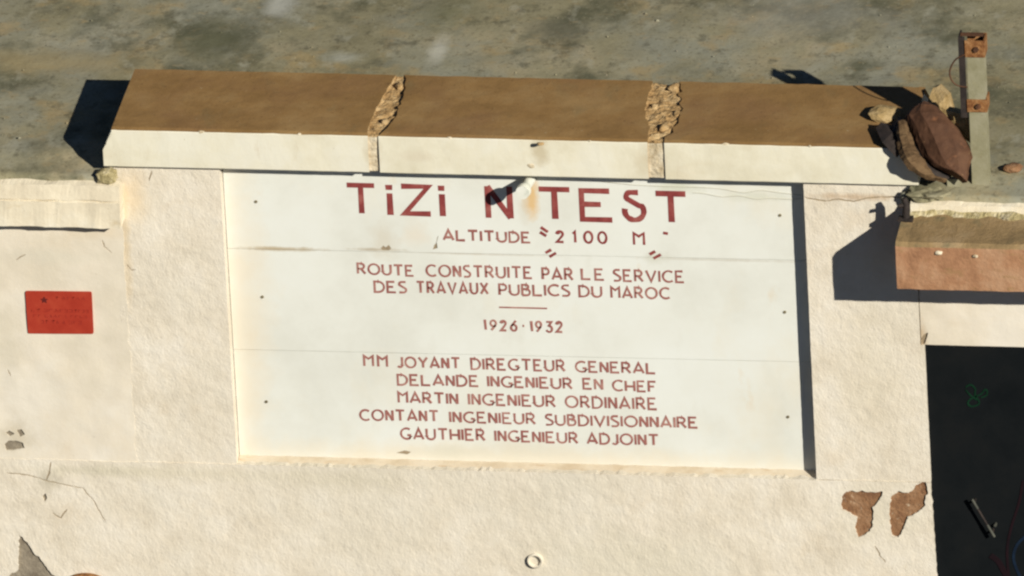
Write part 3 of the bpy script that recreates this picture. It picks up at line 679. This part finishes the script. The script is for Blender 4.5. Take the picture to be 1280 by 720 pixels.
line([('l',605,610,398,413,W3),('9',612,621.5,399,413.5,W3),('2',624.5,634,399.5,414,W3),('6',637.5,647,399.5,414.5,W3),('.',652,657,399,415,W3),('l',663,668,400,415,W3),('9',669,678,400.5,415.5,W3),('3',682,691.5,401,416,W3),('2',694,704,401,416,W3)])
line([('MM',454,485,443.5,458.5,W3,459.5),('JOYANT',496,576,445,460,W3,461.5),('DIREGTEUR',588,707,447,462.5,W3,465),('GENERAL',718.5,820,450.5,465.5,W3,468)])
line([('DELANDE',496,599,467,482,W3,484),('INGENIEUR',609,716,469,484,W3,487),('EN',728,754,472,487,W3,488),('CHEF',765,821,474,489,W3,491)])
line([('MARTIN',497,573,489,504,W3,506),('INGENIEUR',585,695,491,506.5,W3,509.5),('ORDINAIRE',706,822,494,510,W3,513)])
line([('CONTANT',449,549,511,526,W3,527.5),('INGENIEUR',561.5,670,513.5,528.5,W3,531),('SUBDIVISIONNAIRE',681,873,517,532,W3,536)])
line([('GAUTHIER',500,607,534,549.5,W3,551.5),('INGENIEUR',618,723,537,552,W3,555),('ADJOINT',733,824,540.5,555.5,W3,557.5)])

# ---------------------------------------------------------------- white pipe bracket over the plaque
pb=onY(664,222,yP); tip=onY(653,241,yP-.125)
wp=MB(); d=(tip-pb)
wp.tube([pb+Vector((0,.004,0)),pb+d*.5,pb+d*.80],[.017,.016,.015],14); wp.tube([pb+d*.78,pb+d*.84,tip],[.022,.024,.022],14)
tag(wp.build('pipe_bracket',M['white_pipe']),'short white pipe poking out from under the coping over the plaque','pipe')

# ---------------------------------------------------------------- cable along the top of the plaque
cb=MB()
P1=[(752,227),(790,231),(830,233),(866,234),(900,236),(930,241),(950,238),(975,241),(1002,244)]
cb.tube([onY(a,b,yP-.0015) for a,b in sm([(x,y) for x,y in P1],5)],.0009,6)
P2=[(866,241),(880,242),(902,246),(925,245),(945,249),(962,248),(985,249),(1004,248)]
cb.tube([onY(a,b,yP-.0015) for a,b in sm(P2,5)],.0009,6)
tag(cb.build('cable',M['cable']),'thin pale double cable sagging along the top right of the plaque','cable')

# ---------------------------------------------------------------- red sign
c0=onY(75,391,-.006)
RS=empty('red_sign',c0,'small red rectangular sign on the wall left of the plaque','sign')
corners=[XZ(35,417,-.006),XZ(117,417.5,-.006),XZ(114.5,365,-.006),XZ(31.5,364,-.006)]
def rc(poly,rad=.006):
    out=[];n=len(poly)
    for i in range(n):
        b=Vector(poly[i]); a=Vector(poly[i-1]); c=Vector(poly[(i+1)%n]); d1=(a-b).normalized(); d2=(c-b).normalized()
        for t in (0,.33,.66,1): out.append(tuple(b+d1*rad*(1-t)**2+d2*rad*t**2))
    return out
m=MB(); m.prism(rc(corners),-.006,-.001); m.build('plate',M['redsign'],RS)
def scrib(px0,px1,py,h,seed,wd=.003):
    rr=random.Random(seed); x=px0
    while x<px1:
        wdt=rr.uniform(3,5.5); a=onY(x,py+(x-px0)*.02,-.006); st=rr.choice([[(0,0),(0,1),(1,1)],[(0,0),(1,0),(1,1),(0,1)],[(0,1),(0,0),(1,0)],[(0,0),(.5,1),(1,0)],[(0,1),(1,1),(.5,1),(.5,0)]])
        tt=MB(); strokes(tt,[st],a.x,a.z,wdt*S*.8,h*S,wd,-.006); tt.build('letter',M['redink'],RS); x+=wdt+1.6+(rr.random()<.2)*3
scrib(70,106,374,3.2,3,.0022); scrib(40,108,389,3.2,5,.0022); scrib(42,108,396,3.0,6,.0018); scrib(52,99,404,4,7,.0026)
em=MB(); pts=[]
for k in range(10):
    rr=.0125 if k%2==0 else .006; c1=onY(55.5,375,-.006); pts.append((c1.x+rr*math.cos(R(90+36*k)),c1.z+rr*math.sin(R(90+36*k))))
em.prism(pts,-.0075,-.0055); em.build('emblem',M['darkink'],RS)

# ---------------------------------------------------------------- rusty round disc, mostly under the frame
c0=onY(109,757,-.02)
m=MB(); m.tube([c0+Vector((0,.018,0)),c0+Vector((0,.0,0)),c0+Vector((0,-.004,0))],[.108,.108,.100],48,sm=False); 
tag(m.build('rusty_disc',M['rust_orange']),'round rusty disc on the wall at the bottom left, only its rim showing','disc')

# ---------------------------------------------------------------- pipe stub low in the wall
c0=onY(669,700,-.003); ro,ri=.026,.018; V=[];F=[];n=28
for k in range(n):
    a=2*math.pi*k/n; ca,sa=math.cos(a),math.sin(a)
    for (rr,y) in [(ro,.004),(ro*.97,-.010),(ri+.001,-.011),(ri*.95,.006)]: V.append((c0.x+rr*ca,-.003+y,c0.z+rr*sa*.98))
V.append((c0.x,.0005,c0.z))
for k in range(n):
    j=(k+1)%n
    for q in range(3): F.append((k*4+q,j*4+q,j*4+q+1,k*4+q+1))
    F.append((k*4+3,j*4+3,4*n))
tag(mesh_obj('drain_stub',V,F,M['rough'],None,None,True),'small painted-over round pipe end in the lower wall below the plaque','pipe')

# ---------------------------------------------------------------- post on the roof edge with its clamps, dark angle and wire loop
base=onZ(1227,228,zR-.02)
PO=empty('metal_post',base,'grey-green square metal post with rusty clamps rising from the roof edge','post')
htop=.505; hw=.026
def bx(name,a,b,m_,par):
    q=MB(); q.box(a,b); return q.build(name,m_,par)
x0,y0,z0=base
q=MB(); q.box((x0-hw,y0-hw,z0-.01),(x0+hw,y0+hw,z0+htop-.03)); q.build('post_tube',M['post'],PO)
for zc,hh in ((z0+htop-.032,.028),(z0+.278,.021)):
    q=MB(); e_=.005
    q.box((x0-hw-e_,y0-hw-e_,zc-hh),(x0+hw+e_,y0-hw-.0005,zc+hh)); q.box((x0+hw+.0005,y0-hw,zc-hh),(x0+hw+e_,y0+hw,zc+hh)); q.box((x0-hw-e_,y0+hw+.0005,zc-hh),(x0+hw+e_,y0+hw+e_,zc+hh))
    cl=q.build('clamp',M['rust_orange'],PO)
    q=MB(); q.tube([Vector((x0+.004,y0-hw-e_+.001,zc)),Vector((x0+.004,y0-hw-e_-.008,zc))],.009,6,sm=False); q.build('bolt',M['rust'],cl)
q=MB(); za,zb_=z0+.235,z0+htop+.006
q.box((x0-hw-.026,y0-hw-.001,za),(x0-hw-.006,y0-hw+.004,zb_)); q.box((x0-hw-.0255,y0-hw+.0045,za),(x0-hw-.0205,y0+hw,zb_))
ab=q.build('angle_bar',M['darkmetal_and_shade'],PO)
q=MB(); q.box((x0-hw-.020,y0-.01,zb_-.004),(x0+hw,y0-.004,zb_+.006)); q.build('cap_plate',M['rust'],PO)
q=MB()
pw=[(1212,66),(1204,69),(1195,74),(1189,83),(1187,92),(1190,101),(1197,107),(1209,109)]
q.tube([onY(a,b,y0-hw-.002) for a,b in sm(pw,5)],.0026,8); q.build('wire_loop',M['rust'],PO)

def crumple(o,cuts,a,fq=38):
    bm=bmesh.new(); bm.from_mesh(o.data); bmesh.ops.triangulate(bm,faces=[f_ for f_ in bm.faces if len(f_.verts)>4]); bmesh.ops.subdivide_edges(bm,edges=bm.edges[:],cuts=cuts,use_grid_fill=True)
    bm.normal_update(); N_=[v.normal.copy() for v in bm.verts]
    for v,n_ in zip(bm.verts,N_):
        c_=v.co; v.co=c_+n_*(a*fbm(c_.x*fq,c_.y*fq,c_.z*fq,3)-a*.9*max(0,.5-abs(fbm(c_.x*22+3,c_.y*22,c_.z*22,2))*3))
    bm.to_mesh(o.data); bm.free(); o.data.polygons.foreach_set('use_smooth',[False]*len(o.data.polygons)); o.data.update()

# ---------------------------------------------------------------- rusted lamp housing lying against the coping end
A=onZ(1196,222,zR)+Vector((0,0,.035)); Bp=onZ(1160,150,zT)+Vector((0,0,.03))
def loft(name, secs, m_, parent=None, flat=True, hollow=False):
    V=[];F=[];n=len(secs[0])
    for s_ in secs: V+= [tuple(p) for p in s_]
    for i in range(len(secs)-1):
        for k in range(n if not hollow else n-1): F.append((i*n+k,i*n+(k+1)%n,(i+1)*n+(k+1)%n,(i+1)*n+k))
    if not hollow: F.append(tuple(range(n))[::-1]); F.append(tuple((len(secs)-1)*n+k for k in range(n)))
    return mesh_obj(name,V,F,m_,None,parent,not flat)
LH=empty('rusted_lamp_housing',A,'crumpled brown rusted metal lamp housing leaning on the right end of the coping','lamp housing')
ax=(Bp-A); L_=ax.length; ax.normalize()
side=(r-ax*ax.dot(r)).normalized(); nrm=side.cross(ax).normalized()
if nrm.dot(-f)<0: nrm=-nrm
rows_=[((1188,213),(1209,228)),((1168,208),(1211,214)),((1153,196),(1216,197)),((1144,176),(1212,183)),((1137,158),(1199,163)),((1131,147),(1186,146)),((1139,135),(1174,136)),((1151,129),(1163,130))]
bulge=[.015,.030,.040,.045,.045,.042,.034,.018]
secs=[]
for i,((lx,ly),(rx,ry)) in enumerate(rows_):
    t_=i/7; yy=-.03+(Bp.y-.02+.03)*t_
    a=onY(lx,ly,yy); b=onY(rx,ry,yy); q_=b-a; h_=bulge[i]
    secs.append([a, a+q_*.10+nrm*h_*.55, a+q_*.34+nrm*h_*1.0, a+q_*.70+nrm*h_*.9, a+q_*.93+nrm*h_*.45, b, b-q_*.25-nrm*.03, a+q_*.25-nrm*.03])
hull=loft('shell',secs,M['rust'],LH)
crumple(hull,3,.0032,24)
# torn rim curling round the open side
cr=sm([(1126,152),(1129,172),(1136,194),(1148,210),(1163,221),(1182,226)],5)
secs=[]; rimp=[]
for i,(px,py) in enumerate(cr):
    t_=i/(len(cr)-1); k_=min(1,t_/.45); y_=(1-k_)*onZ(1122,150,zT+.05).y+k_*(-.085)+max(0,t_-.75)*.16; rimp.append((px,py,y_)); c0=onY(px,py,y_)
    wd=.027*math.sin(math.pi*min(1,.12+t_*.92))+.004
    sec=[c0-side*wd*.8-nrm*.004, c0-side*wd*.4+nrm*.012, c0+side*wd*.45+nrm*.014, c0+side*wd-nrm*.002, c0+side*wd*.9-nrm*.008, c0-side*wd*.7-nrm*.010]
    secs.append(sec)
crumple(loft('torn_rim',secs,M['rust_inner'],LH),1,.005)
V=[];F=[]; hl=sm([(1142,140),(1143,158),(1150,176),(1160,194),(1174,208),(1192,216)],5)  # added dark sheet closing the gap, stands in for shade between rim and shell
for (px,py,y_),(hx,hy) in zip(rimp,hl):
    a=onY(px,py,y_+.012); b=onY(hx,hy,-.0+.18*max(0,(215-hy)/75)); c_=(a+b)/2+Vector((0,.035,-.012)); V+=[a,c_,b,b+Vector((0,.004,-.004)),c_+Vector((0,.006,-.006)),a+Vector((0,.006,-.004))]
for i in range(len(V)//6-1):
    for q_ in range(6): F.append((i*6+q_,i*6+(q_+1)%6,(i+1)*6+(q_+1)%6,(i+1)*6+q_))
mesh_obj('shade_lining',V,F,M['darkmetal_and_shade'],None,LH,True)
fl=[(1095,160),(1101,153),(1113,156),(1124,146),(1134,152),(1130,170),(1126,190),(1120,196),(1112,188),(1103,178)]  # dark sheet added in place of the cast shadow left of the rim
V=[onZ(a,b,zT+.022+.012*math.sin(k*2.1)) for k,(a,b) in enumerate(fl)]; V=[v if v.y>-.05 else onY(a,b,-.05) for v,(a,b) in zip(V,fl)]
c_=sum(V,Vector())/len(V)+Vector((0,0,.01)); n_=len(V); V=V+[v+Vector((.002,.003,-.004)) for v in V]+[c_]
crumple(mesh_obj('shade_flap',V,[(i,(i+1)%n_,2*n_) for i in range(n_)]+[(i,i+n_,(i+1)%n_+n_,(i+1)%n_) for i in range(n_)]+[tuple(range(n_,2*n_))],M['darkmetal_and_shade'],None,LH),2,.003)
q=MB(); c0=onY(1193,224,A.y-.02); q.box((c0.x-.022,c0.y-.01,zR-.02),(c0.x+.018,c0.y+.01,c0.z+.004)); q.build('foot',M['post'],LH)
for px,py in ((1168,184),(1182,193),(1200,188)):
    c1=A+ax*(L_*.25)+nrm*.07; yy=c1.y
    lump('rivet',onY(px,py,yy),(.004,.004,.004),M['rust_orange'],LH,px,sub=1)

# ---------------------------------------------------------------- loose stones
o=lump('stone',onZ(1106,146,zT)+Vector((0,0,.012)),(.050,.044,.022),M['stone'],None,5,sub=2,cub=.75,amp=.4,flat=True)
tag(o,'tan broken stone lying on the coping beside the rusted housing','stone')
def shard(pix,ylo,yhi,thick,m_):
    n=len(pix); V=[]
    for px,py in pix: V.append(onY(px,py,ylo if py>125 else (ylo+yhi)/2 if py>115 else yhi))
    V+= [v+Vector((.004,thick,-.015)) for v in V]; c_=sum(V[:n],Vector())/n+Vector((0,-.012,.004)); V.append(c_)
    F=[(i,(i+1)%n,2*n) for i in range(n)]+[(i,i+n,(i+1)%n+n,(i+1)%n) for i in range(n)]+[tuple(range(n,2*n))]
    return mesh_obj('stone',V,F,m_)
o=shard([(1156,136),(1166,110),(1172,108),(1184,119),(1190,142),(1182,152),(1166,150)],.275,.345,.05,M['stone'])
tag(o,'pale yellow pointed stone at the back corner of the coping','stone')
o=shard([(1182,138),(1192,140),(1214,147),(1215,180),(1196,168),(1186,150)],.10,.14,.06,M['stone'])
tag(o,'tan slab shard wedged between the rusted housing and the post','stone')
o=lump('stone',onZ(1266,212,zR)+Vector((0,0,.006)),(.030,.022,.012),M['mud'],None,31,cub=.4,amp=.3)
tag(o,'small brown stone lying on the roof right of the post','stone')

# ---------------------------------------------------------------- small fitting standing on the canopy's left end
cf=onY(1133,300,-.10); cf.z=oz1+.01
q=MB(); q.box((cf.x-.022,cf.y-.012,cf.z-.002),(cf.x+.024,cf.y+.012,cf.z+.010)); q.tube([cf+Vector((.002,0,0)),cf+Vector((.004,0,.055)),cf+Vector((-.002,0,.075))],[.013,.011,.007],9)
q.tube([cf+Vector((.0,0,.052)),cf+Vector((-.02,-.01,.052))],.006,7)
tag(q.build('bolt_fitting',M['darkmetal_and_shade']),'small dark metal stub fitting on the left end of the door canopy','fitting')

# ---------------------------------------------------------------- grit lying on the roof screed
gm=MB(); rg=random.Random(4)
for k in range(260):
    x=rg.uniform(-1.9,1.9); y=rg.uniform(-.02,1.7)
    if xa-.03<x<xb+.03 and y<yK+.02: continue
    sz=rg.uniform(.0012,.0042)*(1.8 if rg.random()<.05 else 1); z=zR-.002-(.02 if y<.05 else 0); a0=rg.uniform(0,6)
    V=[(x+sz*math.cos(a0+i*1.257)*rg.uniform(.7,1.2),y+sz*math.sin(a0+i*1.257)*rg.uniform(.7,1.2),z) for i in range(5)]+[(x,y,z+sz*rg.uniform(.7,1.2))]
    gm.add(V,[(i,(i+1)%5,5) for i in range(5)],rg.choice([0,0,0,2]))
go=gm.build('grit',[M['roof'],M['stone'],M['greyhole']]); go['kind']='stuff'; tag(go,'fine grit scattered over the flat roof screed','grit')
